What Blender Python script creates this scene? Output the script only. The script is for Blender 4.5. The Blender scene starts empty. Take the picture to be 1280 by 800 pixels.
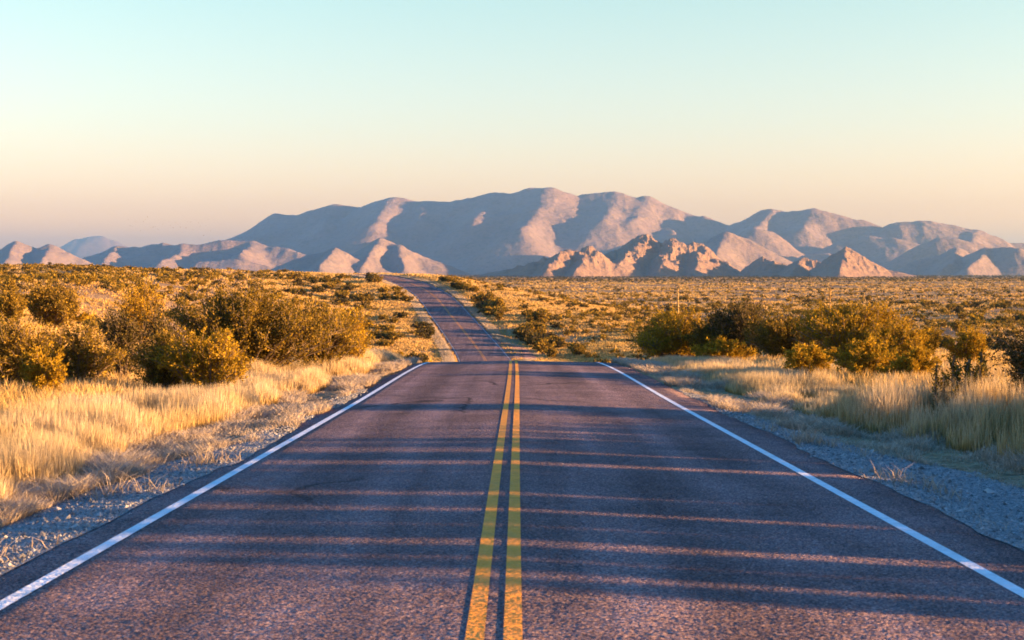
import bpy, math, random
import numpy as np

SC = bpy.context.scene
COL = SC.collection
R = math.radians
EYE, HORIZON, FPX = 1.895, 342.0, 1800.0          # eye height (m), photograph row of eye level, focal length in photograph pixels
SUN_EL, SUN_AZ = R(5.6), R(90 + 12)               # azimuth clockwise from +Y

# ------------------------------------------------------------------ helpers
def at(X, Y, d):
    """world point seen at photograph pixel (X, Y) at depth d"""
    return ((X - 640.0) / FPX * d, d, EYE + (HORIZON - Y) / FPX * d)

def link(o):
    COL.objects.link(o)
    return o

def mesh(name, V, F, mat=None, smooth=False, attrs=None):
    """V (n,3); F (m,3) or (m,4) index array, or list of such arrays -> linked mesh object"""
    V = np.ascontiguousarray(V, dtype=np.float32)
    Fs = F if isinstance(F, list) else [F]
    Fs = [np.ascontiguousarray(f, dtype=np.int32) for f in Fs if len(f)]
    me = bpy.data.meshes.new(name)
    me.vertices.add(len(V)); me.vertices.foreach_set('co', V.ravel())
    nl = sum(f.size for f in Fs); nf = sum(len(f) for f in Fs)
    me.loops.add(nl); me.loops.foreach_set('vertex_index', np.concatenate([f.ravel() for f in Fs]))
    sizes = np.concatenate([np.full(len(f), f.shape[1], np.int32) for f in Fs])
    starts = np.concatenate([[0], np.cumsum(sizes)[:-1]]).astype(np.int32)
    me.polygons.add(nf); me.polygons.foreach_set('loop_start', starts)
    me.polygons.foreach_set('use_smooth', np.full(nf, bool(smooth)))
    if attrs:
        for k, a in attrs.items():
            at_ = me.attributes.new(k, 'FLOAT', 'POINT')
            at_.data.foreach_set('value', np.ascontiguousarray(a, dtype=np.float32))
    me.update(calc_edges=True)
    if mat: me.materials.append(mat)
    return link(bpy.data.objects.new(name, me))

def tag(o, label=None, cat=None, group=None, kind=None):
    if label: o['label'] = label
    if cat: o['category'] = cat
    if group: o['group'] = group
    if kind: o['kind'] = kind
    return o

def empty(name, loc, label, cat, group=None):
    o = bpy.data.objects.new(name, None); o.location = loc
    return link(tag(o, label, cat, group))

def child(o, parent):
    o.parent = parent
    return o

def copy_tree(o, parent=None):
    c = o.copy(); COL.objects.link(c)
    if parent is not None: c.parent = parent
    for ch in list(o.children): copy_tree(ch, c)
    return c

def hash2(ix, iy, seed):
    h = (ix.astype(np.int64) * 374761393 + iy.astype(np.int64) * 668265263 + seed * 982451653) & 0xFFFFFFFF
    h = ((h ^ (h >> 13)) * 1274126177) & 0xFFFFFFFF
    return ((h ^ (h >> 16)) & 0xFFFFFF) / float(0xFFFFFF)

def vnoise(x, y, seed=0):
    x = np.asarray(x, float); y = np.asarray(y, float)
    ix = np.floor(x); iy = np.floor(y); fx = x - ix; fy = y - iy
    fx = fx * fx * fx * (fx * (fx * 6 - 15) + 10); fy = fy * fy * fy * (fy * (fy * 6 - 15) + 10)
    a = hash2(ix, iy, seed); b = hash2(ix + 1, iy, seed); c = hash2(ix, iy + 1, seed); d = hash2(ix + 1, iy + 1, seed)
    return (a * (1 - fx) + b * fx) * (1 - fy) + (c * (1 - fx) + d * fx) * fy

def fbm(x, y, seed=0, octs=4, gain=0.5):
    s, a, t = 0, 1.0, 0
    for i in range(octs):
        s = s + a * vnoise(x * 2 ** i, y * 2 ** i, seed + i * 17); t += a; a *= gain
    return s / t

def ridged(x, y, seed=0, octs=4):
    s, a, t = 0, 1.0, 0
    for i in range(octs):
        s = s + a * (1 - np.abs(2 * vnoise(x * 2 ** i, y * 2 ** i, seed + i * 31) - 1)); t += a; a *= 0.5
    return s / t

def smooth(a, b, x):
    t = np.clip((np.asarray(x, float) - a) / (b - a), 0, 1)
    return t * t * (3 - 2 * t)

def hermite(xs, ys):
    """monotone cubic through the table"""
    xs = np.array(xs, float); ys = np.array(ys, float)
    h = np.diff(xs); dl = np.diff(ys) / h
    m = np.zeros(len(xs)); m[0], m[-1] = dl[0], dl[-1]
    for i in range(1, len(xs) - 1):
        if dl[i - 1] * dl[i] > 0:
            w1, w2 = 2 * h[i] + h[i - 1], h[i] + 2 * h[i - 1]
            m[i] = (w1 + w2) / (w1 / dl[i - 1] + w2 / dl[i])
    def f(x):
        x = np.asarray(x, float); xc = np.clip(x, xs[0], xs[-1])
        i = np.clip(np.searchsorted(xs, xc) - 1, 0, len(xs) - 2)
        t = (xc - xs[i]) / h[i]
        return ((1 + 2 * t) * (1 - t) ** 2 * ys[i] + t * (1 - t) ** 2 * h[i] * m[i]
                + t * t * (3 - 2 * t) * ys[i + 1] + t * t * (t - 1) * h[i] * m[i + 1])
    return f

# ------------------------------------------------------------------ materials
class NT:
    def __init__(s, name):
        s.m = bpy.data.materials.new(name); s.m.use_nodes = True
        s.t = s.m.node_tree; s.t.nodes.clear()
        s.out = s.n('ShaderNodeOutputMaterial')
    def n(s, kind, **kw):
        nd = s.t.nodes.new(kind)
        for k, v in kw.items(): setattr(nd, k, v)
        return nd
    def l(s, a, b): s.t.links.new(a, b)
    def val(s, sock, v):
        if hasattr(v, 'is_output'): s.l(v, sock)
        else: sock.default_value = v
    def noise(s, vec, scale, detail=3, rough=0.55, dist=0.0):
        n = s.n('ShaderNodeTexNoise'); n.inputs['Scale'].default_value = scale; n.inputs['Detail'].default_value = detail
        n.inputs['Roughness'].default_value = rough; n.inputs['Distortion'].default_value = dist
        s.l(vec, n.inputs['Vector']); return n.outputs['Fac']
    def ramp(s, fac, stops, interp='LINEAR'):
        r = s.n('ShaderNodeValToRGB'); cr = r.color_ramp; cr.interpolation = interp
        while len(cr.elements) < len(stops): cr.elements.new(0.5)
        for e, (p, c) in zip(cr.elements, stops):
            e.position = p; e.color = (c[0], c[1], c[2], 1) if hasattr(c, '__len__') else (c, c, c, 1)
        s.l(fac, r.inputs[0]); return r.outputs['Color']
    def mix(s, fac, a, b, blend='MIX'):
        m = s.n('ShaderNodeMix', data_type='RGBA', blend_type=blend)
        s.val(m.inputs['Factor'], fac)
        for sock, v in ((m.inputs[6], a), (m.inputs[7], b)):
            if hasattr(v, 'is_output'): s.l(v, sock)
            else: sock.default_value = (v[0], v[1], v[2], 1)
        return m.outputs[2]
    def math(s, op, a, b=0.0, c=0.0):
        m = s.n('ShaderNodeMath', operation=op)
        s.val(m.inputs[0], a); s.val(m.inputs[1], b); s.val(m.inputs[2], c)
        return m.outputs[0]
    def pos(s): return s.n('ShaderNodeNewGeometry').outputs['Position']
    def mapping(s, vec, scale=(1, 1, 1), loc=(0, 0, 0)):
        m = s.n('ShaderNodeMapping'); m.inputs['Scale'].default_value = scale; m.inputs['Location'].default_value = loc
        s.l(vec, m.inputs['Vector']); return m.outputs[0]
    def bump(s, h, strength, dist, normal=None):
        b = s.n('ShaderNodeBump'); b.inputs['Strength'].default_value = strength; b.inputs['Distance'].default_value = dist
        s.l(h, b.inputs['Height'])
        if normal: s.l(normal, b.inputs['Normal'])
        return b.outputs[0]
    def facets(s, rnd, kk):
        """normal of a surface made of small randomly tilted facets (chips, clods)"""
        a = s.n('ShaderNodeVectorMath', operation='SUBTRACT'); s.l(rnd, a.inputs[0]); a.inputs[1].default_value = (.5, .5, .5)
        b = s.n('ShaderNodeVectorMath', operation='MULTIPLY'); s.l(a.outputs[0], b.inputs[0]); b.inputs[1].default_value = (kk, kk, 0)
        c = s.n('ShaderNodeVectorMath', operation='ADD'); s.l(b.outputs[0], c.inputs[0]); s.l(s.n('ShaderNodeNewGeometry').outputs['Normal'], c.inputs[1])
        d = s.n('ShaderNodeVectorMath', operation='NORMALIZE'); s.l(c.outputs[0], d.inputs[0])
        return d.outputs[0]
    def principled(s, color, rough=0.9, spec=0.2, normal=None):
        p = s.n('ShaderNodeBsdfPrincipled')
        if hasattr(color, 'is_output'): s.l(color, p.inputs['Base Color'])
        else: p.inputs['Base Color'].default_value = (*color, 1)
        s.val(p.inputs['Roughness'], rough); p.inputs['Specular IOR Level'].default_value = spec
        if normal: s.l(normal, p.inputs['Normal'])
        s.l(p.outputs[0], s.out.inputs['Surface']); return p
    def leafy(s, color, trans=0.3):
        d = s.n('ShaderNodeBsdfDiffuse'); t = s.n('ShaderNodeBsdfTranslucent'); m = s.n('ShaderNodeMixShader')
        s.l(color, d.inputs[0]); s.l(color, t.inputs[0]); m.inputs[0].default_value = trans
        s.l(d.outputs[0], m.inputs[1]); s.l(t.outputs[0], m.inputs[2]); s.l(m.outputs[0], s.out.inputs['Surface'])

def mat_asphalt():
    k = NT('asphalt'); p = k.pos()
    v = k.n('ShaderNodeTexVoronoi'); v.inputs['Scale'].default_value = 62; k.l(p, v.inputs['Vector'])
    v2 = k.n('ShaderNodeTexVoronoi'); v2.inputs['Scale'].default_value = 27; k.l(p, v2.inputs['Vector'])
    chip = k.ramp(v.outputs['Color'], [(0.0, (.07, .054, .06)), (.45, (.235, .150, .150)), (.8, (.40, .265, .24)), (1, (.62, .44, .39))])
    big = k.ramp(k.noise(p, 0.9, 4), [(.3, .72), (.7, 1.2)])
    track = k.ramp(k.noise(k.mapping(p, (1.6, .035, 1)), 1.0, 3), [(.35, .8), (.65, 1.18)])
    c = k.mix(1, k.mix(1, chip, big, 'MULTIPLY'), track, 'MULTIPLY')
    sx = k.n('ShaderNodeSeparateXYZ'); k.l(p, sx.inputs[0])
    lane = k.math('ABSOLUTE', k.math('SUBTRACT', k.math('ABSOLUTE', k.math('ADD', sx.outputs['X'], k.math('MULTIPLY', k.noise(p, .25, 2), .5))), 1.85))
    c = k.mix(1, c, k.ramp(lane, [(0.0, .78), (.28, .86), (.62, 1.1), (.95, 1.1), (1, .95)]), 'MULTIPLY')
    c = k.mix(k.math('MULTIPLY', k.ramp(k.noise(p, .55, 5, .7), [(.60, 0.0), (.72, 1.0)]), .35), c, (.05, .045, .05))
    # hair cracks sealed with tar
    w = k.n('ShaderNodeTexVoronoi', feature='DISTANCE_TO_EDGE'); w.inputs['Scale'].default_value = .16
    wm = k.mapping(p, (1.0, .55, 1)); nz = k.n('ShaderNodeVectorMath', operation='ADD')
    nn = k.n('ShaderNodeTexNoise'); nn.inputs['Scale'].default_value = 1.3; k.l(p, nn.inputs['Vector'])
    k.l(wm, nz.inputs[0]); sc = k.n('ShaderNodeVectorMath', operation='SCALE'); sc.inputs['Scale'].default_value = .5
    k.l(nn.outputs['Color'], sc.inputs[0]); k.l(sc.outputs[0], nz.inputs[1]); k.l(nz.outputs[0], w.inputs['Vector'])
    crack = k.ramp(w.outputs['Distance'], [(0.0, 1.0), (.004, 1.0), (.007, 0.0)])
    gate = k.ramp(k.noise(p, .12, 2), [(.5, 0.0), (.56, 1.0)])
    c = k.mix(k.math('MULTIPLY', k.math('MULTIPLY', crack, gate), .7), c, (.02, .02, .023))
    cell = k.n('ShaderNodeTexVoronoi'); cell.inputs['Scale'].default_value = 75; k.l(p, cell.inputs['Vector'])
    k.principled(c, .9, .08, k.facets(cell.outputs['Color'], 3.8))
    return k.m

def mat_paint(name, col, worn, wear=.55):
    k = NT(name); p = k.pos()
    n1 = k.noise(p, 55, 3); n2 = k.noise(p, 2.2, 4)
    f = k.ramp(k.math('ADD', k.math('MULTIPLY', n1, .6), k.math('MULTIPLY', n2, .5)), [(wear - .06, 0.0), (wear + .1, 1.0)])
    c = k.mix(k.math('MULTIPLY', f, .4), col, worn)
    c = k.mix(1, c, k.ramp(k.noise(p, 7, 3), [(.3, .85), (.7, 1.08)]), 'MULTIPLY')
    v = k.n('ShaderNodeTexVoronoi'); v.inputs['Scale'].default_value = 62; k.l(p, v.inputs['Vector'])
    k.principled(c, .75, .12, k.facets(v.outputs['Color'], .6))
    return k.m

def mat_ground():
    k = NT('desert_soil'); p = k.pos()
    a = k.noise(p, .035, 5, .6); b = k.noise(p, .4, 5, .6); c3 = k.noise(p, 9, 4, .6)
    soil = k.mix(k.ramp(b, [(.35, 0.0), (.65, 1.0)]), (.27, .17, .11), (.33, .22, .13))
    straw = k.mix(c3, (.34, .22, .11), (.47, .32, .165))
    c = k.mix(k.ramp(a, [(.38, 0.0), (.55, 1.0)]), soil, straw)
    c = k.mix(1, c, k.ramp(c3, [(.25, .6), (.75, 1.25)]), 'MULTIPLY')
    h = k.math('ADD', k.math('MULTIPLY', k.noise(p, 3.0, 5, .65), .6), k.math('MULTIPLY', c3, .25))
    cell = k.n('ShaderNodeTexVoronoi'); cell.inputs['Scale'].default_value = 9; k.l(p, cell.inputs['Vector'])
    k.principled(c, .95, .03, k.facets(cell.outputs['Color'], 2.4))
    return k.m

def mat_stone():
    k = NT('gravel_stone'); g = k.n('ShaderNodeNewGeometry')
    c = k.ramp(g.outputs['Random Per Island'], [(0, (.10, .095, .095)), (.4, (.22, .21, .205)), (.8, (.31, .295, .28)), (1, (.42, .40, .375))])
    k.principled(c, .85, .2)
    return k.m

def mat_gravel_bed():
    k = NT('gravel_bed'); p = k.pos()
    v = k.n('ShaderNodeTexVoronoi'); v.inputs['Scale'].default_value = 36; k.l(p, v.inputs['Vector'])
    c = k.ramp(v.outputs['Color'], [(0, (.10, .095, .095)), (.5, (.25, .235, .225)), (1, (.46, .43, .40))])
    k.principled(c, .9, .15, k.bump(k.math('MULTIPLY', v.outputs['Distance'], -1.0), 1.0, .03))
    return k.m

def mat_grass(name, base, mid, tip, tip2, trans=.35, patch=.35):
    k = NT(name); g = k.n('ShaderNodeNewGeometry')
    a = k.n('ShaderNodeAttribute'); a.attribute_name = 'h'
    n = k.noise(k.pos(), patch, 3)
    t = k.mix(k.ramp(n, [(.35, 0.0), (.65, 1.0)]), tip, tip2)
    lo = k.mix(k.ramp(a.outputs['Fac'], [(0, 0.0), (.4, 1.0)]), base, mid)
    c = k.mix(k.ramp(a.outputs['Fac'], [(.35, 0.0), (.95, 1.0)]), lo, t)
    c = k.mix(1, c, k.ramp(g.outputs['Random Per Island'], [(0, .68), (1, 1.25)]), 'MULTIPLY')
    k.leafy(c, trans)
    return k.m

def mat_leaf(name, c0, c1, c2, trans=.3):
    k = NT(name); g = k.n('ShaderNodeNewGeometry')
    c = k.ramp(g.outputs['Random Per Island'], [(0, c0), (.55, c1), (1, c2)])
    oi = k.n('ShaderNodeObjectInfo')
    c = k.mix(1, c, k.ramp(oi.outputs['Random'], [(0, .8), (1, 1.15)]), 'MULTIPLY')
    k.leafy(c, trans)
    return k.m

def mat_bark(name, c0, c1):
    k = NT(name); n = k.noise(k.pos(), 25, 4)
    k.principled(k.mix(n, c0, c1), .9, .1, k.bump(n, .5, .01))
    return k.m

def mat_rock(name, c0, c1, c2, s, scrub=.0, bumpd=20.0, bs=1.0):
    k = NT(name); p = k.pos()
    a = k.noise(p, s, 6, .65); b = k.noise(k.mapping(p, (1, 1, 2.2)), s * 4.3, 6, .7)
    c = k.mix(k.ramp(a, [(.35, 0.0), (.65, 1.0)]), c0, c1)
    c = k.mix(k.ramp(b, [(.5, 0.0), (.75, 1.0)]), c, c2)
    if scrub > 0:
        v = k.noise(p, s * 26, 5, .75)
        c = k.mix(k.math('MULTIPLY', k.ramp(v, [(.50, 0.0), (.60, 1.0)]), scrub), c, (.075, .07, .05))
    h = k.math('ADD', k.math('MULTIPLY', b, .6), k.math('MULTIPLY', k.noise(p, s * 14, 5, .7), .25))
    k.principled(c, .95, .02, k.bump(h, bs, bumpd))
    return k.m

M = {}
M['asphalt'] = mat_asphalt()
M['yellow'] = mat_paint('yellow_road_paint', (.92, .335, .035), (.56, .26, .09), .58)
M['white'] = mat_paint('white_road_paint', (.80, .80, .78), (.36, .35, .345), .60)
M['ground'] = mat_ground()
M['stone'] = mat_stone()
M['bed'] = mat_gravel_bed()
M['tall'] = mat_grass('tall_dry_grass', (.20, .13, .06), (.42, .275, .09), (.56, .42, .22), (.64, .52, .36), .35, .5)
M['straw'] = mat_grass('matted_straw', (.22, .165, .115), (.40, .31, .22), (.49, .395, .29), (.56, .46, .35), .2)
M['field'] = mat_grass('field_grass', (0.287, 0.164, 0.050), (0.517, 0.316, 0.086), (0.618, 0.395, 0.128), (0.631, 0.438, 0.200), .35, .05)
M['olive'] = mat_leaf('olive_leaves', (0.090, 0.068, 0.015), (0.216, 0.140, 0.021), (0.378, 0.234, 0.031))
M['gold'] = mat_leaf('golden_leaves', (0.190, 0.119, 0.013), (0.364, 0.222, 0.018), (0.491, 0.301, 0.024))
M['dark'] = mat_leaf('dark_leaves', (0.036, 0.032, 0.014), (0.079, 0.061, 0.020), (0.173, 0.119, 0.029))
M['bark'] = mat_bark('grey_brown_bark', (.11, .075, .05), (.24, .17, .11))
M['stalk'] = mat_bark('dry_stalk', (.34, .22, .09), (.5, .33, .13))
M['range'] = mat_rock('range_rock', (0.262, 0.182, 0.157), (0.320, 0.234, 0.197), (0.204, 0.153, 0.138), .0016, .4, 26)
M['foot'] = mat_rock('foothill_rock', (0.281, 0.198, 0.166), (0.320, 0.237, 0.192), (0.217, 0.166, 0.141), .003, .35, 12)
M['crag'] = mat_rock('crag_rock', (0.307, 0.192, 0.134), (0.352, 0.230, 0.160), (0.205, 0.141, 0.109), .012, .15, 9)

# ------------------------------------------------------------------ the lie of the land
zroad = hermite([-120, 0, 30, 58, 75, 100, 150, 185, 230, 300, 350, 390, 420, 470, 560, 700, 1000, 1600],
                [3.4, 0, -.85, -1.643, -2.9, -5.8, -10.6, -12.3, -11.9, -6.9, -3.0, .2, 1.55, 1.9, 1.5, .4, -4, -6])
xroad = hermite([-120, 0, 60, 150, 230, 300, 350, 380, 405, 440, 520, 700, 1000, 30000],
                [.04, .04, .0, -1.2, -4.35, -12.7, -19.7, -27.2, -36.0, -51, -90, -160, -300, -300])
_L = [(60, 397), (80, 388), (100, 380), (150, 368), (200, 359), (250, 351), (320, 344), (400, 339), (550, 333.5), (750, 331.5), (1000, 333)]
zleft = hermite([-120, 0, 30] + [d for d, _ in _L] + [1600, 2600, 6000, 30000],
                [3.4, 0, -.75] + [EYE + (HORIZON - Y) / FPX * d for d, Y in _L] + [2, -5, -6, -7])
_R = [(200, 444), (250, 424), (320, 403), (400, 387), (550, 373), (800, 362), (1150, 355.5), (1500, 352), (2200, 348.5), (3500, 346)]
zright = hermite([-120, 0, 40, 70, 110] + [d for d, _ in _R] + [6000, 30000],
                 [3.4, .1, -1.0, -2.2, -4.6] + [EYE + (HORIZON - Y) / FPX * d for d, Y in _R] + [-6.5, -8])

def cross(off, y):
    """height above the road's middle: crown of the carriageway, shoulders, verges"""
    a = np.abs(off)
    crown = -.02 * np.minimum(a, 4.3)
    sh = -.16 * smooth(3.9, 6.3, a) + np.where(off > 0, .45 - .38 * smooth(24, 30, y), .12) * smooth(6.5, 11, a)  # near right verge is raised so its grass shades more of the road
    return crown + sh * (1 - smooth(70, 160, y))

def zground(x, y):
    x = np.asarray(x, float); y = np.asarray(y, float)
    off = x - xroad(y)
    zm = zroad(y) + cross(off, y)
    far = smooth(60, 200, y)
    wl = smooth(9 + 4 * far, 34 + 40 * far, -off)
    wr = smooth(9 + 2 * far, 30 + 34 * far, off)
    z = zm * (1 - wl - wr) + zleft(y) * wl + zright(y) * wr
    verge = smooth(4.6, 9, np.abs(off))
    z = z + verge * ((fbm(x / 3.1, y / 3.1, 3, 3) - .5) * .22 + (fbm(x / 24, y / 24, 5, 3) - .5) * (.35 + 1.2 * far))
    z = z + verge * (fbm(x / 140, y / 140, 9, 3) - .5) * 3.0 * smooth(350, 900, y)
    return z

def rows_geo(y0, y1, s0, g):
    ys = [y0]; s = s0
    while ys[-1] < y1:
        ys.append(ys[-1] + s)
        if ys[-1] > 62: s = max(s0, (ys[-1]) * g)
    return np.array(ys)

def build_ground():
    ys = np.concatenate([np.arange(-60, 0, 2.0), rows_geo(0, 29000, .5, .016)])
    inner = np.concatenate([np.arange(-14, -4.0, .4), [-3.9, -2, 0, 2, 4.0], np.arange(4.4, 14.2, .4)])
    outer = 14 * 1.13 ** np.arange(1, 22); outer = outer[outer < 150]
    offs = np.concatenate([-outer[::-1], inner, outer])
    S = np.clip(ys / 60, 1, None)
    O = offs[None, :] * (1 + (S[:, None] - 1) * np.where(np.abs(offs) > 14, 1, .0)[None, :] * ((np.abs(offs)[None, :] - 14) / 90).clip(0, 1))
    O = np.clip(O, -13000, 13000)
    X = xroad(ys)[:, None] + O; Yg = np.repeat(ys[:, None], len(offs), 1)
    Z = zground(X, Yg)
    road = (np.abs(O) < 4.05 * (1 + .17 * smooth(90, 200, Yg))) & (Yg < 480)
    Z = np.where(road, Z - .09, Z)
    return grid('ground', X, Yg, Z, M['ground'])

def grid(name, X, Y, Z, mat, smooth_=True):
    nr, nc = X.shape
    V = np.stack([X, Y, Z], -1).reshape(-1, 3)
    i = np.arange(nr * nc).reshape(nr, nc)
    F = np.stack([i[:-1, :-1], i[:-1, 1:], i[1:, 1:], i[1:, :-1]], -1).reshape(-1, 4)
    return mesh(name, V, F, mat, smooth_)

ground = tag(build_ground(), 'dry desert ground of pinkish soil and straw', 'ground', kind='structure')

# ------------------------------------------------------------------ road and its painted lines
RY = np.concatenate([np.arange(-14, 62, .4), np.arange(62, 480, 2.0)])
def edge_l(y): return -3.80 + (vnoise(y * 1.7, y * 0, 71) - .5) * .10 + (vnoise(y * .25, y * 0, 72) - .5) * .22
def edge_r(y): return 4.26 + (vnoise(y * 1.7, y * 0, 73) - .5) * .10 + (vnoise(y * .25, y * 0, 74) - .5) * .22 + 3.2 * smooth(226, 236, y) * (1 - smooth(248, 262, y))
def zr(off, y): return zroad(y) + cross(off, y)
def wide(y): return 1 + .17 * smooth(90, 200, y)
def build_road():
    el, er = edge_l(RY), edge_r(RY)
    cols = [el - .05, el] + [np.full_like(RY, o) for o in (-3.3, -2.4, -1.2, 0, 1.2, 2.4, 3.3)] + [np.maximum(er * 0 + 3.9, 3.9), er, er + .05]
    O = np.stack(cols, 1); Y = np.repeat(RY[:, None], O.shape[1], 1)
    O = O * wide(Y); Z = zr(np.clip(O, -4.3, 4.3), Y); Z[:, 0] -= .14; Z[:, -1] -= .14
    return grid('road', xroad(Y) + O, Y, Z, M['asphalt'])
road = tag(build_road(), 'two lane asphalt road running over a rise and up the far hill', 'road', kind='structure')
def stripe(name, o0, o1, mat, drift=0.0):
    d = drift * smooth(0, 55, RY)
    m_ = (o0 + o1) / 2; hw_ = (o1 - o0) / 2 * (1 - (.35 if mat is M['yellow'] else .62) * smooth(60, 200, RY)); o0, o1 = m_ - hw_, m_ + hw_
    O = np.stack([o0 + d, (o0 + o1) / 2 + d, o1 + d], 1); Y = np.repeat(RY[:, None], 3, 1); O = O * wide(Y)
    o = grid(name, xroad(Y) + O, Y, zr(np.clip(O, -4.3, 4.3), Y) + .004, mat)
    o['kind'] = 'structure'
    return child(o, road)
for o0, o1 in ((-3.545, -3.43), (3.50, 3.615)):
    stripe('edge_line', np.full_like(RY, o0) , np.full_like(RY, o1), M['white'])
for o0, o1 in ((-.328, -.216), (-.103, .009)):
    stripe('centre_line', np.full_like(RY, o0), np.full_like(RY, o1), M['yellow'], .21)

# ------------------------------------------------------------------ gravel on both shoulders
rng = np.random.default_rng(11)
def stones(n, xs, ys, size):
    base = np.array([[1, 0, 0], [-1, 0, 0], [0, 1, 0], [0, -1, 0], [0, 0, 1], [0, 0, -1]], float)
    f = np.array([[0, 2, 4], [2, 1, 4], [1, 3, 4], [3, 0, 4], [2, 0, 5], [1, 2, 5], [3, 1, 5], [0, 3, 5]])
    s = size * rng.lognormal(0, .38, n)
    P = base[None] * (1 + (rng.random((n, 6, 1)) - .5) * .7) * s[:, None, None]
    P += (rng.random((n, 6, 3)) - .5) * .7 * s[:, None, None]
    P[..., 2] *= .75
    a = rng.random(n) * 6.283; ca, sa = np.cos(a)[:, None], np.sin(a)[:, None]
    x = P[..., 0] * ca - P[..., 1] * sa; y = P[..., 0] * sa + P[..., 1] * ca
    P = np.stack([x + xs[:, None], y + ys[:, None], P[..., 2] + (zground(xs, ys) + s * .25)[:, None]], -1)
    F = f[None] + (np.arange(n) * 6)[:, None, None]
    return P.reshape(-1, 3), F.reshape(-1, 3)
def gravel_out_l(y): return -5.40 + .55 * smooth(13, 20, y) + .7 * smooth(18, 26, y) + (fbm(y / 1.6, y * 0, 81, 3) - .5) * .5
def gravel_out_r(y): return 6.7 - .55 * smooth(13, 19, y) - .9 * smooth(18, 24, y) - .7 * smooth(23, 31, y) + (fbm(y / 1.6, y * 0, 82, 3) - .5) * .5
def gravel_points(n, side):
    y = 6.5 + 31 * rng.random(n * 3) ** 1.5
    if side < 0: lo, hi = gravel_out_l(y), edge_l(y) - .0
    else: lo, hi = edge_r(y) + .0, gravel_out_r(y)
    ok = hi > lo
    t = rng.random(len(y)); x = xroad(y) + lo + (hi - lo) * t
    keep = ok & (rng.random(len(y)) < np.clip((hi - lo) / 1.6, 0, 1))
    return x[keep][:n], y[keep][:n]
PV, PF, nv = [], [], 0
for side, n in ((-1, 26000), (1, 34000)):
    x, y = gravel_points(n, side)
    v, f = stones(len(x), x, y, .0112)
    PV.append(v); PF.append(f + nv); nv += len(v)
    k = len(x) // 25
    v, f = stones(k, x[:k] + rng.normal(0, .05, k), y[:k], .020)
    PV.append(v); PF.append(f + nv); nv += len(v)
# a few loose chips on the carriageway edge
tag(mesh('gravel', np.concatenate(PV), np.concatenate(PF), M['stone']), 'grey gravel spread along both road shoulders', 'gravel', kind='stuff')
def bed(name, inner, outer, y0, y1):
    yy = np.arange(y0, y1, .3); t = np.linspace(0, 1, 6)
    O = inner(yy)[:, None] * (1 - t) + outer(yy)[:, None] * t
    Y = np.repeat(yy[:, None], 6, 1); X = xroad(Y) + O
    return grid(name, X, Y, zground(X, Y) + .006, M['bed'])
tag(bed('gravel_shoulder', lambda y: gravel_out_l(y), lambda y: edge_l(y) + .02, -8, 24), 'grey gravel bed along left road edge', 'gravel', kind='structure')
tag(bed('gravel_shoulder', lambda y: edge_r(y) - .02, lambda y: np.maximum(gravel_out_r(y), edge_r(y) + .05), -8, 27), 'grey gravel bed along right road edge', 'gravel', kind='structure')

# ------------------------------------------------------------------ grass
def blades(xs, ys, hs, ws, lean, segs=2, zoff=0.0):
    """curved tapering blades; returns V, [tri, quad], h"""
    n = len(xs)
    a = rng.random(n) * 6.283; la = rng.random(n) * 6.283
    z0 = zground(xs, ys) + zoff - .02
    dx, dy = np.cos(a) * ws * .5, np.sin(a) * ws * .5
    lx, ly = np.cos(la) * lean * hs, np.sin(la) * lean * hs
    lv = [0, .55, 1.0] if segs == 2 else [0, 1.0]
    V, H = [], []
    for t in lv[:-1]:
        w = 1 - .35 * t
        for sgn in (-1, 1):
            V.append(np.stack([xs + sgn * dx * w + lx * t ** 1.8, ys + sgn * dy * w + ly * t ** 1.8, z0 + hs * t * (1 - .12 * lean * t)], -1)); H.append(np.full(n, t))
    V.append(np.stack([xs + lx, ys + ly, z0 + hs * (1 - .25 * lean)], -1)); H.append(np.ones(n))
    nvp = len(V)
    V = np.stack(V, 1).reshape(-1, 3); H = np.stack(H, 1).ravel()
    b = (np.arange(n) * nvp)[:, None]
    if segs == 2:
        return V, [b + np.array([[0, 1, 3, 2]]), b + np.array([[2, 3, 4]])], H
    return V, [b + np.array([[0, 1, 2]])], H

class Heap:
    def __init__(s): s.V, s.F3, s.F4, s.H, s.n = [], [], [], [], 0
    def add(s, V, Fs, H):
        for f in Fs: (s.F4 if f.shape[1] == 4 else s.F3).append(f + s.n)
        s.V.append(V); s.H.append(H); s.n += len(V)
    def build(s, name, mat):
        Fs = [np.concatenate(q) for q in (s.F3, s.F4) if q]
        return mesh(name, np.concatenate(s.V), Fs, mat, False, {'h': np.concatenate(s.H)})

def scatter(n, x0, x1, y0, y1, power=1.0):
    """points by offset from the road and distance, denser near"""
    y = y0 + (y1 - y0) * rng.random(n) ** power
    o = x0(y) + (x1(y) - x0(y)) * rng.random(n)
    return xroad(y) + o, y, o

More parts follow.
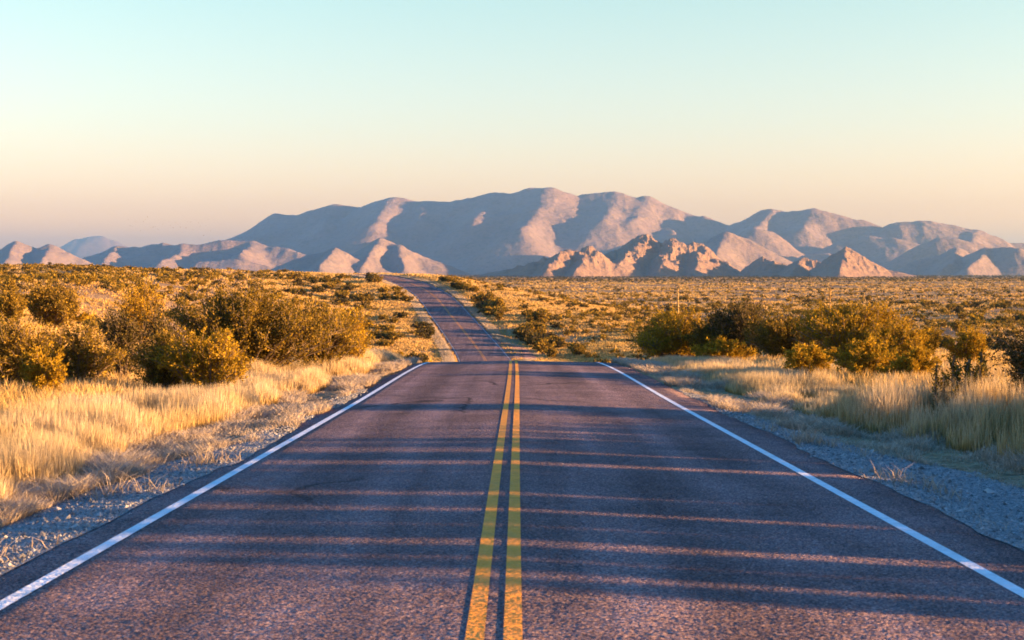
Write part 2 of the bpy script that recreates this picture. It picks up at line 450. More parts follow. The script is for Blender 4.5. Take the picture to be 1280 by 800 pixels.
tall = Heap()
_hy0 = hermite([-8, 4, 7, 8.4, 8.85, 9.01, 9.19, 9.35, 9.49, 9.65, 9.85, 10.01, 10.21, 10.37, 10.63, 10.79, 11.28, 11.44, 11.56, 11.72, 12.22, 12.38, 12.62, 12.78, 13.58, 13.74, 13.86, 14.02, 14.74, 14.9, 15.1, 15.26, 15.69, 15.85, 15.95, 16.11, 16.61, 16.77, 17.23, 17.39, 18.27, 18.43, 18.57, 18.73, 22, 28, 29, 36.6, 38, 45, 60],
              [0.3, 0.3, 0.3, 0.5, 1.0, 0.5, 0.5, 1.0, 1.0, 0.35, 0.35, 1.0, 1.0, 0.3, 0.3, 1.0, 1.0, 0.55, 0.55, 1.0, 1.0, 0.28, 0.28, 1.0, 1.0, 0.55, 0.55, 1.0, 1.0, 0.6, 0.6, 1.0, 1.0, 0.6, 0.6, 1.0, 1.0, 0.2, 0.2, 1.0, 1.0, 0.3, 0.3, 1.0, 1.0, 0.95, 0.42, 0.42, 0.62, 0.55, 0.6])  # right grass heights; low gaps shaped to let sun streaks onto the road
def _hy(y):
    j = (fbm(y * 1.9, y * 0 + 4, 95, 3) - .5) * .4
    return _hy0(y + j * smooth(6, 9, y) * (1 - smooth(15.5, 17, y))) * (1 + (fbm(y * 5.5, y * 0, 96, 3) - .5) * 1.0 * (1 - smooth(20, 28, y)))
def tall_strip(n, inner, outer, y0, y1, hmin, hmax, wmul=1.0, power=1.25, seed=0, side=-1):
    x, y, o = scatter(n, inner, outer, y0, y1, power)
    c = fbm(x / 1.1, y / 1.1, 41 + seed, 3); c2 = fbm(x / 5, y / 7, 44 + seed, 2)
    keep = rng.random(n) < smooth(.38, .54, c) * .96 + .04
    x, y, c, c2 = (q[keep] for q in (x, y, c, c2)); ok_ = o[keep]
    front = smooth(0, .5, np.abs(ok_ - inner(y)))
    h = (hmin + (hmax - hmin) * (.55 * smooth(.3, .7, c) + .45 * smooth(.3, .7, c2))) * (.62 + .5 * rng.random(len(x))) * (.55 + .45 * front)
    if side > 0: h = h * _hy(y + .21 * (ok_ - 6.5) + (fbm(ok_ / 1.3, y / 2, 97, 2) - .5) * .3)
    w = (.006 + .00022 * y) * wmul * (.7 + .6 * rng.random(len(x)))
    tall.add(*blades(x, y, h, w, .05 + .34 * rng.random(len(x)) ** 2))
wob = lambda s: (lambda y: (fbm(y / 3.5, y * 0, s, 3) - .5) * 1.3)
wl_, wr_ = wob(91), wob(92)
LIN = lambda y: -5.15 - .4 * (1 - smooth(16, 24, y)) - .35 * smooth(14, 24, y) + .7 * smooth(30, 50, y) + wl_(y) * .7
RIN = lambda y: 6.75 - .7 * smooth(18, 30, y) - .5 * smooth(30, 50, y) + wr_(y) * .6
tall_strip(190000, lambda y: LIN(y) , lambda y: LIN(y) - 2.4, 9, 64, .42, .80, .85, seed=1)
tall_strip(60000, lambda y: LIN(y) - 2.4, lambda y: LIN(y) - 9, 13, 66, .22, .5, 1.2, seed=2)
tall_strip(120000, lambda y: RIN(y), lambda y: RIN(y) + 2.8, 12, 64, .58, 1.0, seed=3, side=1)
tall_strip(60000, lambda y: RIN(y) + 2.6, lambda y: RIN(y) + 10, 14, 66, .45, .85, 1.3, seed=4, side=1)
tall_strip(42000, lambda y: RIN(y), lambda y: RIN(y) + 4.5, -6, 13, .75, 1.25, 1.6, 1.0, seed=5, side=1)  # out of view, made tall to cast shade on the road
tall_strip(70000, lambda y: RIN(y) + 2.2, lambda y: RIN(y) + 9, 2, 19, 1.0, 1.5, 1.6, 1.0, seed=6, side=1)  # taller strip out of view, added to throw shadow across both lanes
tag(tall.build('tall_grass', M['tall']), 'tall golden dry grass standing along both sides of the road', 'grass', kind='stuff')

straw = Heap()
def straw_strip(n, inner, outer, y0, y1, seed, dens=.5):
    x, y, o = scatter(n, inner, outer, y0, y1, 1.3)
    c = fbm(x / .9, y / 1.6, seed, 3)
    keep = rng.random(n) < smooth(dens - .12, dens + .1, c)
    x, y, c = x[keep], y[keep], c[keep]
    h = (.07 + .22 * smooth(.4, .75, c)) * (.6 + .8 * rng.random(len(x)))
    w = (.005 + .00022 * y) * (.7 + .6 * rng.random(len(x)))
    straw.add(*blades(x, y, h, w, .5 + .9 * rng.random(len(x))))
straw_strip(90000, lambda y: LIN(y) - .5, lambda y: np.minimum(edge_l(y) + .03, np.maximum(gravel_out_l(y) + .2, -4.9)), 12, 62, 51, .42)
straw_strip(26000, lambda y: LIN(y) - .4, lambda y: gravel_out_l(y) + .25, 8, 30, 52, .40)
straw_strip(7000, lambda y: gravel_out_l(y), lambda y: edge_l(y), 10, 30, 53, .62)
straw_strip(90000, lambda y: np.maximum(gravel_out_r(y) - .15, edge_r(y) - .02), lambda y: RIN(y) + .6, 12, 62, 54, .38)
straw_strip(9000, lambda y: edge_r(y), lambda y: gravel_out_r(y), 9, 30, 55, .63)
for sd_ in (-1, 1):
    n_ = 26000; y_ = 205 + 225 * rng.random(n_); o_ = sd_ * (4.9 + 1.9 * rng.random(n_) ** 1.3) + (3.3 * smooth(224, 236, y_) * (1 - smooth(248, 264, y_)) if sd_ > 0 else 0)
    straw.add(*blades(xroad(y_) + o_, y_, .16 + .22 * rng.random(n_), .08 + .1 * rng.random(n_), .3 + .6 * rng.random(n_), 1))
tag(straw.build('matted_grass', M['straw']), 'low matted pale straw lying between the tall grass and the road', 'grass', kind='stuff')

field = Heap()
def view_scatter(n, d0, d1, X0, X1):
    """points spread evenly over the view: uniform in direction and in log distance"""
    d = d0 * (d1 / d0) ** rng.random(n)
    X = X0 + (X1 - X0) * rng.random(n)
    return (X - 640) / FPX * d, d
def field_grass(n, d0, d1, X0, X1, hk, seed, blades_per=5, cut=.45):
    x, y = view_scatter(n, d0, d1, X0, X1)
    off = np.abs(x - xroad(y))
    s = np.clip(y / 60, .6, 30)
    c = .6 * fbm(x / y * 38, np.log(y) * 30, seed, 3) + .4 * fbm(x / 9, y / 14, seed + 3, 3)
    keep = (off > np.where(y < 70, 8.0, 4.6)) & (rng.random(n) < smooth(cut - .1, cut + .1, c)) & ~((off < 6.5) & (y < 480) & (rng.random(n) < .5)) 
    x, y, off, s = x[keep], y[keep], off[keep], s[keep]
    x = np.repeat(x, blades_per); y = np.repeat(y, blades_per); s = np.repeat(s, blades_per); off = np.repeat(off, blades_per)
    spread = .13 * np.clip(s, .6, 8)
    x = x + rng.normal(0, 1, len(x)) * spread; y = y + rng.normal(0, 1, len(x)) * spread
    ok = (np.abs(x - xroad(y)) > 4.3) | (y > 480)
    x, y, s, off = x[ok], y[ok], s[ok], off[ok]
    h = hk * (.5 + .7 * rng.random(len(x))) * np.where(off < 9, .55, 1) * (1 + .12 * np.clip(s - 5, 0, 12))
    w = .0011 * y * (.6 + .8 * rng.random(len(x)))
    w = np.clip(w, .012, 1.6)
    field.add(*blades(x, y, h, w, .25 + .6 * rng.random(len(x)), 1))
field_grass(42000, 16, 120, -260, 1540, .50, 61, 6, .38)
field_grass(90000, 90, 460, -260, 1540, .42, 62, 4, .42)
field_grass(70000, 400, 2300, -260, 1540, .40, 63, 3, .43)
field_grass(7000, 2000, 7000, -260, 1540, .45, 64, 3, .45)
field_grass(70000, 195, 440, 330, 800, .42, 65, 4, .36)
tag(field.build('field_grass', M['field']), 'golden dry grass covering the plain and slopes beyond the verges', 'grass', kind='stuff')

# ------------------------------------------------------------------ shrubs
def tubes(P0, P1, r0, r1):
    n = len(P0); ax = P1 - P0; L = np.linalg.norm(ax, axis=1, keepdims=True) + 1e-9; ax = ax / L
    ref = np.where(np.abs(ax[:, 2:3]) > .9, np.array([[1.0, 0, 0]]), np.array([[0, 0, 1.0]]))
    u = np.cross(ax, ref); u /= np.linalg.norm(u, axis=1, keepdims=True) + 1e-9; v = np.cross(ax, u)
    ring = []
    for P, r in ((P0, r0), (P1, r1)):
        for k in range(4):
            a = k * math.pi / 2
            ring.append(P + (u * math.cos(a) + v * math.sin(a)) * np.reshape(r, (-1, 1)))
    V = np.stack(ring, 1).reshape(-1, 3); b = (np.arange(n) * 8)[:, None]
    return V, np.concatenate([b + np.array([[k, (k + 1) % 4, 4 + (k + 1) % 4, 4 + k]]) for k in range(4)])

def leaf_faces(P, D, ln, wd, g):
    """diamond leaves at P along D"""
    n = len(P); r = g.normal(size=(n, 3)); u = np.cross(D, r); u /= np.linalg.norm(u, axis=1, keepdims=True) + 1e-9
    ln = np.reshape(ln, (-1, 1)); wd = np.reshape(wd, (-1, 1))
    V = np.stack([P, P + D * ln * .5 + u * wd * .5, P + D * ln, P + D * ln * .5 - u * wd * .5], 1).reshape(-1, 3)
    return V, (np.arange(n) * 4)[:, None] + np.array([[0, 1, 2, 3]])

def shrub_geo(seed, Rr, H, nstem, nsub, nleaf, ll, lw, upright=.5, low=.15, droop=0.0):
    """stems fan out from the base, twigs leave them, leaves sit along the twigs"""
    g = np.random.default_rng(seed)
    T0, T1, ra, rb = [], [], [], []; LP, LD = [], []
    for i in range(nstem):
        a = g.random() * 6.283; rr = Rr * (g.random() ** .6) * (.75 + .3 * math.sin(2 * a + seed)); hh = H * (.55 + .45 * g.random()) * (1 - .38 * (rr / Rr) ** 2)
        b0 = np.array([math.cos(a), math.sin(a), 0]) * Rr * .12 * g.random()
        tip = np.array([math.cos(a) * rr, math.sin(a) * rr, hh])
        mid = b0 * .5 + tip * .5 + np.array([-math.cos(a) * rr * .12, -math.sin(a) * rr * .12, hh * .12]) + g.normal(size=3) * .05 * H
        pts = [b0 + (2 * (1 - t) * t) * (mid - b0) + t * t * (tip - b0) - 2 * (1 - t) * t * 0 for t in np.linspace(0, 1, 5)]
        for j in range(4):
            T0.append(pts[j]); T1.append(pts[j + 1]); ra.append(.019 * H * (1 - j * .2)); rb.append(.019 * H * (1 - (j + 1) * .2))
        for s in range(nsub):
            t = low + (1 - low) * g.random() ** .75; q = t * 4; j = min(3, int(q)); p = pts[j] + (pts[j + 1] - pts[j]) * (q - j)
            out = np.array([p[0], p[1], 0]); out /= (np.linalg.norm(out) + .05)
            d = out * (1 - upright) * .9 + np.array([0, 0, upright * 1.2 - droop]) + g.normal(size=3) * .45
            d /= np.linalg.norm(d); L = H * (.12 + .20 * g.random()); e = p + d * L
            T0.append(p); T1.append(e); ra.append(.004 * H); rb.append(.002 * H)
            m = max(2, int(nleaf * (.5 + g.random())))
            tt = g.random(m) ** .8
            LP.append(p + d * L * tt[:, None] + g.normal(size=(m, 3)) * .022 * H)
            ld = d + g.normal(size=(m, 3)) * .7; LD.append(ld / np.linalg.norm(ld, axis=1, keepdims=True))
    LP = np.concatenate(LP); LD = np.concatenate(LD)
    LP[:, 2] = np.maximum(LP[:, 2], .03)
    lv, lf = leaf_faces(LP, LD, ll * (.6 + .8 * g.random(len(LP))), lw * (.6 + .8 * g.random(len(LP))), g)
    tv, tf = tubes(np.array(T0), np.array(T1), np.array(ra), np.array(rb))
    return lv, lf, tv, tf

def make_shrub(name, loc, label, cat, leaf, seed, Rr, H, group=None, nstem=46, nsub=16, nleaf=22, ll=.07, lw=.032, upright=.5, low=.15):
    root = empty(name, loc, label, cat, group)
    lv, lf, tv, tf = shrub_geo(seed, Rr, H, nstem, nsub, nleaf, ll, lw, upright, low)
    child(mesh('foliage', lv, lf, M[leaf]), root); child(mesh('stems', tv, tf, M['bark']), root)
    return root

def foot(X, d): 
    x = (X - 640) / FPX * d
    return (x, d, float(zground(x, d)) - .05)
def near_shrub(X, d, topY, wpx, label, leaf, seed, upright=.5, low=.15, dens=1.0, name='desert_shrub'):
    p = foot(X, d); H = EYE + (HORIZON - topY) / FPX * d - p[2]; Rr = 1.28 * wpx / 2 / FPX * d
    k = Rr * 2 / 3.5
    make_shrub(name, p, label, 'shrub', leaf, seed, Rr, H / 1.08, None, int(np.clip(52 * k, 20, 90)), 17, int(26 * dens), .034 + .0010 * d, .016 + .0005 * d, upright, low)

near_shrub(306, 43, 362, 210, 'largest olive shrub on the left, tall and feathery behind the roadside grass', 'olive', 1, .75, .06, 1.8)
near_shrub(395, 46, 378, 80, 'olive shrub at the right end of the largest left thicket', 'olive', 2, .7, .1)
near_shrub(258, 35, 412, 118, 'bright golden shrub in front of the largest olive shrub', 'gold', 3, .5, .05)
near_shrub(204, 36, 416, 66, 'low olive shrub between the grey brown twiggy bush and the bright golden shrub', 'olive', 27, .6, .04)
near_shrub(58, 33, 432, 60, 'short golden shrub in front of the left edge shrub and the broad olive one', 'gold', 28, .55, .04)
near_shrub(436, 50, 384, 62, 'golden shrub nearest the road at the left thicket, beside its olive end', 'gold', 4, .6, .05)
near_shrub(202, 41, 382, 46, 'thin dark upright shrub on the left edge of the largest olive shrub', 'dark', 5, .9, .1, .8)
near_shrub(22, 36, 393, 105, 'olive shrub cut by the left picture edge, among straw twigs', 'olive', 6, .6, .1, .8)
near_shrub(98, 37, 404, 88, 'broad olive shrub with a dark hollow, beside the grey brown twiggy bush', 'olive', 7, .6, .1, .8)
near_shrub(152, 40, 390, 72, 'grey brown twiggy bush between the broad olive shrub and the dark upright shrub', 'dark', 8, .6, .1, .7)
near_shrub(66, 78, 355, 66, 'dark topped shrub alone on the golden grass, farther back at the far left', 'olive', 9, .6, .1)
near_shrub(14, 74, 362, 38, 'low shrub behind the left edge shrub, beside the dark topped shrub', 'olive', 10, .5, .1)
near_shrub(178, 84, 352, 44, 'small leafy shrub standing on bright grass behind the left thicket', 'gold', 12, .6, .1)
near_shrub(850, 66, 386, 98, 'rounded golden shrub nearest the road on the right side', 'gold', 13, .5, .05)
near_shrub(824, 68, 392, 44, 'dark leaved bush tucked against the rounded golden shrub on the right', 'olive', 14, .5, .05)
near_shrub(928, 63, 373, 84, 'dark tree like shrub with the highest top on the right, behind the golden thicket', 'dark', 15, .7, .1)
near_shrub(985, 60, 391, 108, 'dark green bush between the tree like shrub and the large golden shrub', 'olive', 16, .6, .08)
near_shrub(1068, 54, 381, 185, 'largest golden shrub on the right, with bare stems low in its middle', 'gold', 17, .65, .12, 1.15)
near_shrub(1130, 52, 408, 84, 'lower golden bush at the right foot of the largest golden shrub', 'gold', 18, .5, .05)
near_shrub(888, 64, 400, 60, 'middling olive shrub between the rounded golden shrub and the dark tree like one', 'olive', 23, .6, .08)
near_shrub(1012, 44, 428, 78, 'low golden bush left of the bare stemmed middle of the largest golden shrub', 'gold', 24, .45, .04)
near_shrub(1085, 42, 424, 92, 'golden bush right in front of the largest golden shrub, rising from the verge grass', 'gold', 25, .5, .04)
near_shrub(1140, 40, 436, 70, 'short golden bush nearest the two stalked dark plant', 'gold', 26, .45, .04)
near_shrub(908, 58, 424, 80, 'low golden bush in front of the dark tree like shrub, above the verge', 'gold', 19, .4, .05)
near_shrub(1300, 27.5, 396, 170, 'dark open branched shrub cut by the right picture edge', 'dark', 20, .6, .15, .75)
near_shrub(1162, 60, 408, 24, 'small spiky plant alone in pale grass beyond the largest golden shrub', 'olive', 21, .8, .1)
near_shrub(1208, 52, 410, 48, 'yellow bush in the pale grass left of the dark right edge shrub', 'gold', 22, .5, .05)

# upright branching cactus like plants in the grass on the right
def stalk_plant(X, d, topY, label, seed, n):
    p = foot(X, d); H = EYE + (HORIZON - topY) / FPX * d - p[2]
    root = empty('cholla_plant', p, label, 'plant', 'upright cholla plants in the right verge')
    g = np.random.default_rng(seed); T0, T1, ra, rb = [], [], [], []; LP, LD = [], []
    for i in range(n):
        a = g.random() * 6.283; b = np.array([math.cos(a), math.sin(a), 0]) * .05
        q = b.copy(); dirn = np.array([math.cos(a) * .28, math.sin(a) * .28, 1.0]); hh = H * (.6 + .4 * g.random()); seg = hh / 5
        for j in range(5):
            dd = dirn + g.normal(size=3) * .16; dd /= np.linalg.norm(dd); e = q + dd * seg
            T0.append(q); T1.append(e); ra.append(.028); rb.append(.024)
            m = 34 if j < 3 else 60
            LP.append(q + (e - q) * g.random((m, 1)) + g.normal(size=(m, 3)) * (.022 + .012 * (j > 2)))
            l = g.normal(size=(m, 3)) + dd * .6; LD.append(l / np.linalg.norm(l, axis=1, keepdims=True))
            if j in (2, 3) and g.random() < .8:
                sd = np.array([g.normal(), g.normal(), .9]); sd /= np.linalg.norm(sd); e2 = e + sd * seg * .8
                T0.append(e); T1.append(e2); ra.append(.022); rb.append(.018)
                LP.append(e + (e2 - e) * g.random((40, 1)) + g.normal(size=(40, 3)) * .03); l = g.normal(size=(40, 3)) + sd; LD.append(l / np.linalg.norm(l, axis=1, keepdims=True))
            q = e
    LP, LD = np.concatenate(LP), np.concatenate(LD)
    lv, lf = leaf_faces(LP, LD, .06 * (.6 + g.random(len(LP))), .03 * (.6 + g.random(len(LP))), g)
    tv, tf = tubes(np.array(T0), np.array(T1), np.array(ra), np.array(rb))
    child(mesh('spines', lv, lf, M['olive']), root); child(mesh('stalks', tv, tf, M['bark']), root)
stalk_plant(1178, 27, 448, 'two stalked dark upright plant in the right grass, farther from the dark edge shrub', 31, 4)
stalk_plant(1206, 28, 432, 'tallest branching dark upright plant in the right grass', 32, 6)
stalk_plant(1234, 27, 452, 'short dark upright plant right beside the dark edge shrub', 33, 4)

# dry flower stalks standing above the right shrubs
def flower_stalk(X, d, topY, label, wid):
    p = foot(X, d); H = EYE + (HORIZON - topY) / FPX * d - p[2]
    root = empty('yucca_stalk', p, label, 'yucca', None)
    g = np.random.default_rng(int(X)); zs = np.linspace(0, H, 7)
    pts = np.stack([np.cumsum(g.normal(0, .012, 7)), np.cumsum(g.normal(0, .012, 7)), zs], 1)
    r = np.linspace(wid, wid * .55, 7)
    tv, tf = tubes(pts[:-1], pts[1:], r[:-1], r[1:])
    child(mesh('stem', tv, tf, M['stalk']), root)
    m = 260; t = .62 + .38 * g.random(m); P = np.stack([np.interp(t * H, zs, pts[:, 0]), np.interp(t * H, zs, pts[:, 1]), t * H], 1)
    D = g.normal(size=(m, 3)) + np.array([0, 0, .5]); D /= np.linalg.norm(D, axis=1, keepdims=True)
    lv, lf = leaf_faces(P, D, .06 * (.5 + g.random(m)), .03 * np.ones(m), g)
    child(mesh('seed_pods', lv, lf, M['field']), root)
    m = 90; a = g.random(m) * 6.283; el = .2 + 1.1 * g.random(m); D = np.stack([np.cos(a) * np.cos(el), np.sin(a) * np.cos(el), np.sin(el)], 1)
    lv, lf = leaf_faces(np.zeros((m, 3)) + np.array([0, 0, .08]), D, .55 * (.7 + .5 * g.random(m)), .05 * np.ones(m), g)
    child(mesh('leaf_rosette', lv, lf, M['olive']), root)
flower_stalk(848, 75, 362, 'dry golden flower stalk rising behind the rounded golden shrub', .05)
flower_stalk(1039, 64, 360, 'thin dark dry flower stalk rising behind the largest golden shrub', .036)

# farther shrubs: six kinds built once, then copied; beyond three hundred they become one object
PROTO = []
for i, (leaf, Rr, H, up) in enumerate((('olive', 1.3, 1.15, .45), ('dark', 1.05, 1.25, .55), ('olive', 1.7, 1.0, .35), ('gold', 1.2, 1.0, .45), ('dark', 1.5, .95, .4), ('olive', .9, 1.5, .65))):
    PROTO.append((leaf, shrub_geo(200 + i, Rr, H, 20, 7, 7, .26, .16, up, .02)))
PRO_ME = []
for leaf, (lv, lf, tv, tf) in PROTO:
    fo = mesh('foliage', lv, lf, M[leaf]); st = mesh('stems', tv, tf, M['bark'])
    PRO_ME.append((fo, st))
used = set()
def far_shrub(x, y, kind, s, label, group):
    fo, st = PRO_ME[kind]
    root = empty('desert_shrub', (x, y, float(zground(x, y)) - .06), label, 'shrub', group)
    root.rotation_euler = (0, 0, rng.random() * 6.283); root.scale = (s * (.85 + .4 * rng.random()), s * (.85 + .4 * rng.random()), s * (.8 + .35 * rng.random()))
    for src in (fo, st):
        if kind in used: c = src.copy(); COL.objects.link(c)
        else: c = src
        c.parent = root
    used.add(kind)

G_L = ('small dark shrub scattered on the golden slope left of the distant road', 'shrubs on the slope left of the distant road')
G_B = ('dense olive shrub lining the right bank of the distant road', 'shrubs on the right bank of the distant road')
G_R = ('small dark shrub dotting the golden plain right of the distant road', 'shrubs on the plain right of the distant road')
G_T = ('olive shrub on the slope close left of the distant road, above its pale verge', 'shrubs close left of the distant road')
spots = []
# bank right of the far road
for i in range(54):
    y = 236 + 152 * rng.random(); o = 8.0 + 3.0 * rng.random() + 6 * rng.random() * (y < 300)
    spots.append((xroad(y) + o, y, int(rng.choice([0, 2, 5, 4])), (1.25 + .8 * rng.random()) * (.72 if y > 335 else 1), G_B))
for i in range(64):
    y = 212 + 190 * rng.random(); o = -(7.6 + 28 * rng.random() ** 1.25)
    spots.append((xroad(y) + o, y, int(rng.choice([0, 1, 4, 2])), 1.0 + .8 * rng.random(), G_T))
G_F = ('golden bush low on the far slope where the distant road leaves the dip', 'golden bushes at the foot of the far slope')
for i in range(12):
    y = 206 + 26 * rng.random(); o = -(7.5 + 15 * rng.random())
    spots.append((xroad(y) + o, y, 3, 1.1 + .5 * rng.random(), G_F))
for i in range(2600):
    x, y = (float(q[0]) for q in view_scatter(1, 190, 520, 560, 1320))
    o = x - float(xroad(y))
    if o > 16 and float(fbm(x / 16, y / 40, 301, 3)) > .47 and len([1 for s in spots if s[4] is G_R]) < 110:
        spots.append((x, y, int(rng.integers(0, 6)), .85 + .85 * rng.random(), G_R))
for i in range(2000):
    x, y = (float(q[0]) for q in view_scatter(1, 95, 520, -40, 520))
    o = x - float(xroad(y))
    if o < -34 * (y > 180) - 14 and float(fbm(x / 14, y / 40, 302, 3)) > .46 and len([1 for s in spots if s[4] is G_L]) < 64:
        spots.append((x, y, int(rng.integers(0, 6)), .6 + .7 * rng.random(), G_L))
for x, y, k, s, (lab, grp) in spots: far_shrub(float(x), float(y), k, s, lab, grp)

# the countless scrub beyond: one object
LOW = [shrub_geo(400 + i, Rr, H, 10, 5, 3, .36, .24, up, .0)[:2] for i, (Rr, H, up) in enumerate(((1.3, 1.0, .45), (1.0, 1.2, .6), (1.8, .9, .35), (1.4, .8, .4)))]
def scrub(n, d0, d1, X0, X1, seed, cut, s0, s1, name, mat, label):
    x, y = view_scatter(n, d0, d1, X0, X1)
    s = np.clip(y / 300, .5, 20)
    c = .6 * fbm(x / y * 26, np.log(y) * 26, seed, 3) + .4 * fbm(x / 40, y / 60, seed + 3, 3)
    off = np.abs(x - xroad(y))
    keep = (rng.random(n) < smooth(cut - .08, cut + .08, c)) & ((off > 15) | (y > 490))
    x, y = x[keep], y[keep]; k = rng.integers(0, len(LOW), len(x)); z = zground(x, y)
    sc = (s0 + (s1 - s0) * rng.random(len(x))) * (1 + np.clip(y - 900, 0, 5000) / 2600)
    V, F, nv = [], [], 0
    for q in range(len(LOW)):
        i = k == q; lv, lf = LOW[q]; a = rng.random(i.sum()) * 6.283
        P = lv[None] * sc[i][:, None, None]; P[..., 2] *= .85
        px = P[..., 0] * np.cos(a)[:, None] - P[..., 1] * np.sin(a)[:, None] + x[i][:, None]
        py = P[..., 0] * np.sin(a)[:, None] + P[..., 1] * np.cos(a)[:, None] + y[i][:, None]
        P = np.stack([px, py, P[..., 2] + z[i][:, None]], -1)
        V.append(P.reshape(-1, 3)); F.append((lf[None] + (np.arange(i.sum()) * len(lv))[:, None, None]).reshape(-1, 4) + nv); nv += P.shape[0] * P.shape[1]
    tag(mesh(name, np.concatenate(V), np.concatenate(F), mat), label, 'scrub', kind='stuff')
scrub(3200, 215, 2000, -60, 1340, 404, .47, .6, 1.35, 'dark_scrub', M['dark'], 'countless darker scrub mixed over the far plain and slopes')
scrub(8500, 225, 2600, -60, 1340, 401, .47, .55, 1.3, 'scrub', M['olive'], 'countless olive scrub speckling the far plain and slopes')
scrub(900, 200, 430, 330, 800, 403, .44, .5, 1.1, 'scrub_slope', M['olive'], 'olive scrub on the slope either side of the distant road')
scrub(12000, 1420, 7500, -60, 1340, 402, .30, .8, 1.5, 'scrub_belt', M['dark'], 'dark belt of far scrub below the mountains')

# ------------------------------------------------------------------ mountains
def spine_field(X, Y, spines, base):
    """height = blended maximum of ridges; each spine is a list of (x, y, top z, half width, power)"""
    Hh = np.zeros_like(X); P = 12.0
    acc = np.zeros_like(X)
    for sp in spines:
        best = np.zeros_like(X)
        for a, b in zip(sp[:-1], sp[1:]):
            ax, ay, az, aw, pw = a; bx, by, bz, bw, _ = b
            dx, dy = bx - ax, by - ay; L2 = dx * dx + dy * dy + 1e-6
            t = np.clip(((X - ax) * dx + (Y - ay) * dy) / L2, 0, 1)
            dist = np.hypot(X - ax - t * dx, Y - ay - t * dy)
            z = az + (bz - az) * t; w = aw + (bw - aw) * t; r = .07 * w; dist = np.sqrt(dist * dist + r * r) - r
            best = np.maximum(best, z * np.clip(1 - dist / w, 0, 1) ** pw)
        acc += (best / 100.0) ** P
    return 100.0 * acc ** (1 / P)

def crest(pts, D, wk=2.2, pw=1.3, base=343.0, wmin=40):
    out = []
    for p in pts:
        X, Y = p[0], p[1]; d = p[2] if len(p) > 2 else D
        h = max(2.0, (base - Y) / FPX * d)
        out.append(((X - 640) / FPX * d, d, h, max(wmin, (p[3] if len(p) > 3 else wk) * h), pw))
    return out

def spur(X0, Y0, d0, X1, Y1, d1, wk=1.6, pw=1.15, base=343.0):
    """a rib running from the crest towards the viewer"""
    out = []
    for t in (0, .5, 1.0):
        X, Y, d = X0 + (X1 - X0) * t, Y0 + (Y1 - Y0) * t, d0 + (d1 - d0) * t
        h = max(2.0, (base - Y) / FPX * d)
        out.append(((X - 640) / FPX * d, d, h, wk * h, pw))
    return out

def mountain(name, X0, X1, d0, d1, spines, mat, label, nx, ny, amp, ns, seed, jag=0.0, jscale=30.0, cat='mountain', zbase=-7.0):
    c = np.linspace(X0, X1, nx)[None, :]; d = np.linspace(d0, d1, ny)[:, None]
    Y = np.repeat(d, nx, 1); X = (c - 640) / FPX * ((d0 + d1) / 2) * (.25 + .75 * Y / ((d0 + d1) / 2))
    wx = (fbm(X / (ns * 1.5), Y / (ns * 1.5), seed + 50, 3) - .5) * ns * .2; wy = (fbm(X / (ns * 1.5), Y / (ns * 1.5), seed + 60, 3) - .5) * ns * .35
    H = spine_field(X + wx, Y + wy, spines, 0)
    env = np.clip(H / (amp * 3 + 1e-6), 0, 1)
    H = H + env * (ridged(X / ns, Y / ns, seed, 5) - .66) * amp
    if ns > 500: H = H * .945 + env * (ridged(X / 270, Y / 420, seed + 11, 4) - .6) * 26 * np.clip(1.2 - H / 560, .15, 1) + np.clip(H / 200, 0, 1) * (fbm(X / 1300, Y / 900, seed + 7, 3) - .5) * 150 * np.clip(1.15 - H / 520, .1, 1)
    if jag: H = H + np.clip(H / (jag * 2.0), 0, 1) * (ridged(X / jscale, Y / jscale, seed + 5, 4) - .55) * jag
    Z = zbase + H
    edge = np.minimum(np.minimum(np.arange(ny)[:, None], np.arange(ny)[::-1][:, None]), np.minimum(np.arange(nx)[None, :], np.arange(nx)[::-1][None, :]))
    Z = np.where(edge == 0, zbase - 14, Z)
    Z = np.where(H < 1.0, zbase - 6, Z)
    return tag(grid(name, X, Y, Z, mat), label, cat, kind='structure')

ridge = [(288, 303, 10400, .5), (300, 293, 10400, .6), (325, 279, 10400, .8), (345, 264, 10300, 1.2), (372, 263, 10300), (395, 257, 10300), (420, 254, 10300), (448, 254, 10300), (458, 260, 10300), (468, 259, 10200),
         (485, 247, 10200), (500, 244, 10100), (525, 245, 10100), (545, 250, 10000), (565, 247, 10000), (590, 244, 9900), (612, 241, 9900), (625, 244, 9900), (645, 239, 9800), (665, 236, 9800), (690, 235, 9700),
         (705, 238, 9700), (720, 242, 9700), (742, 237, 9700), (760, 239, 9700), (775, 244, 9700), (790, 250, 9700), (805, 246, 9700), (820, 252, 9700), (850, 266, 9600), (875, 265, 9500), (895, 273, 9500),
         (905, 277, 9400), (920, 272, 9400), (955, 259, 9300), (965, 264, 9300), (985, 260, 9200), (1010, 260, 9200), (1030, 263, 9200), (1045, 270, 9100), (1070, 272, 9100), (1085, 280, 9000), (1100, 283, 9000),
         (1120, 275, 8900), (1145, 273, 8900), (1180, 275, 8900), (1215, 285, 8800), (1240, 296, 8800), (1258, 302, 8800), (1280, 300, 8800), (1330, 304, 8800), (1400, 318, 8800), (1480, 332, 8800)]
main = [crest(ridge, 9500, 2.3, 1.25)]
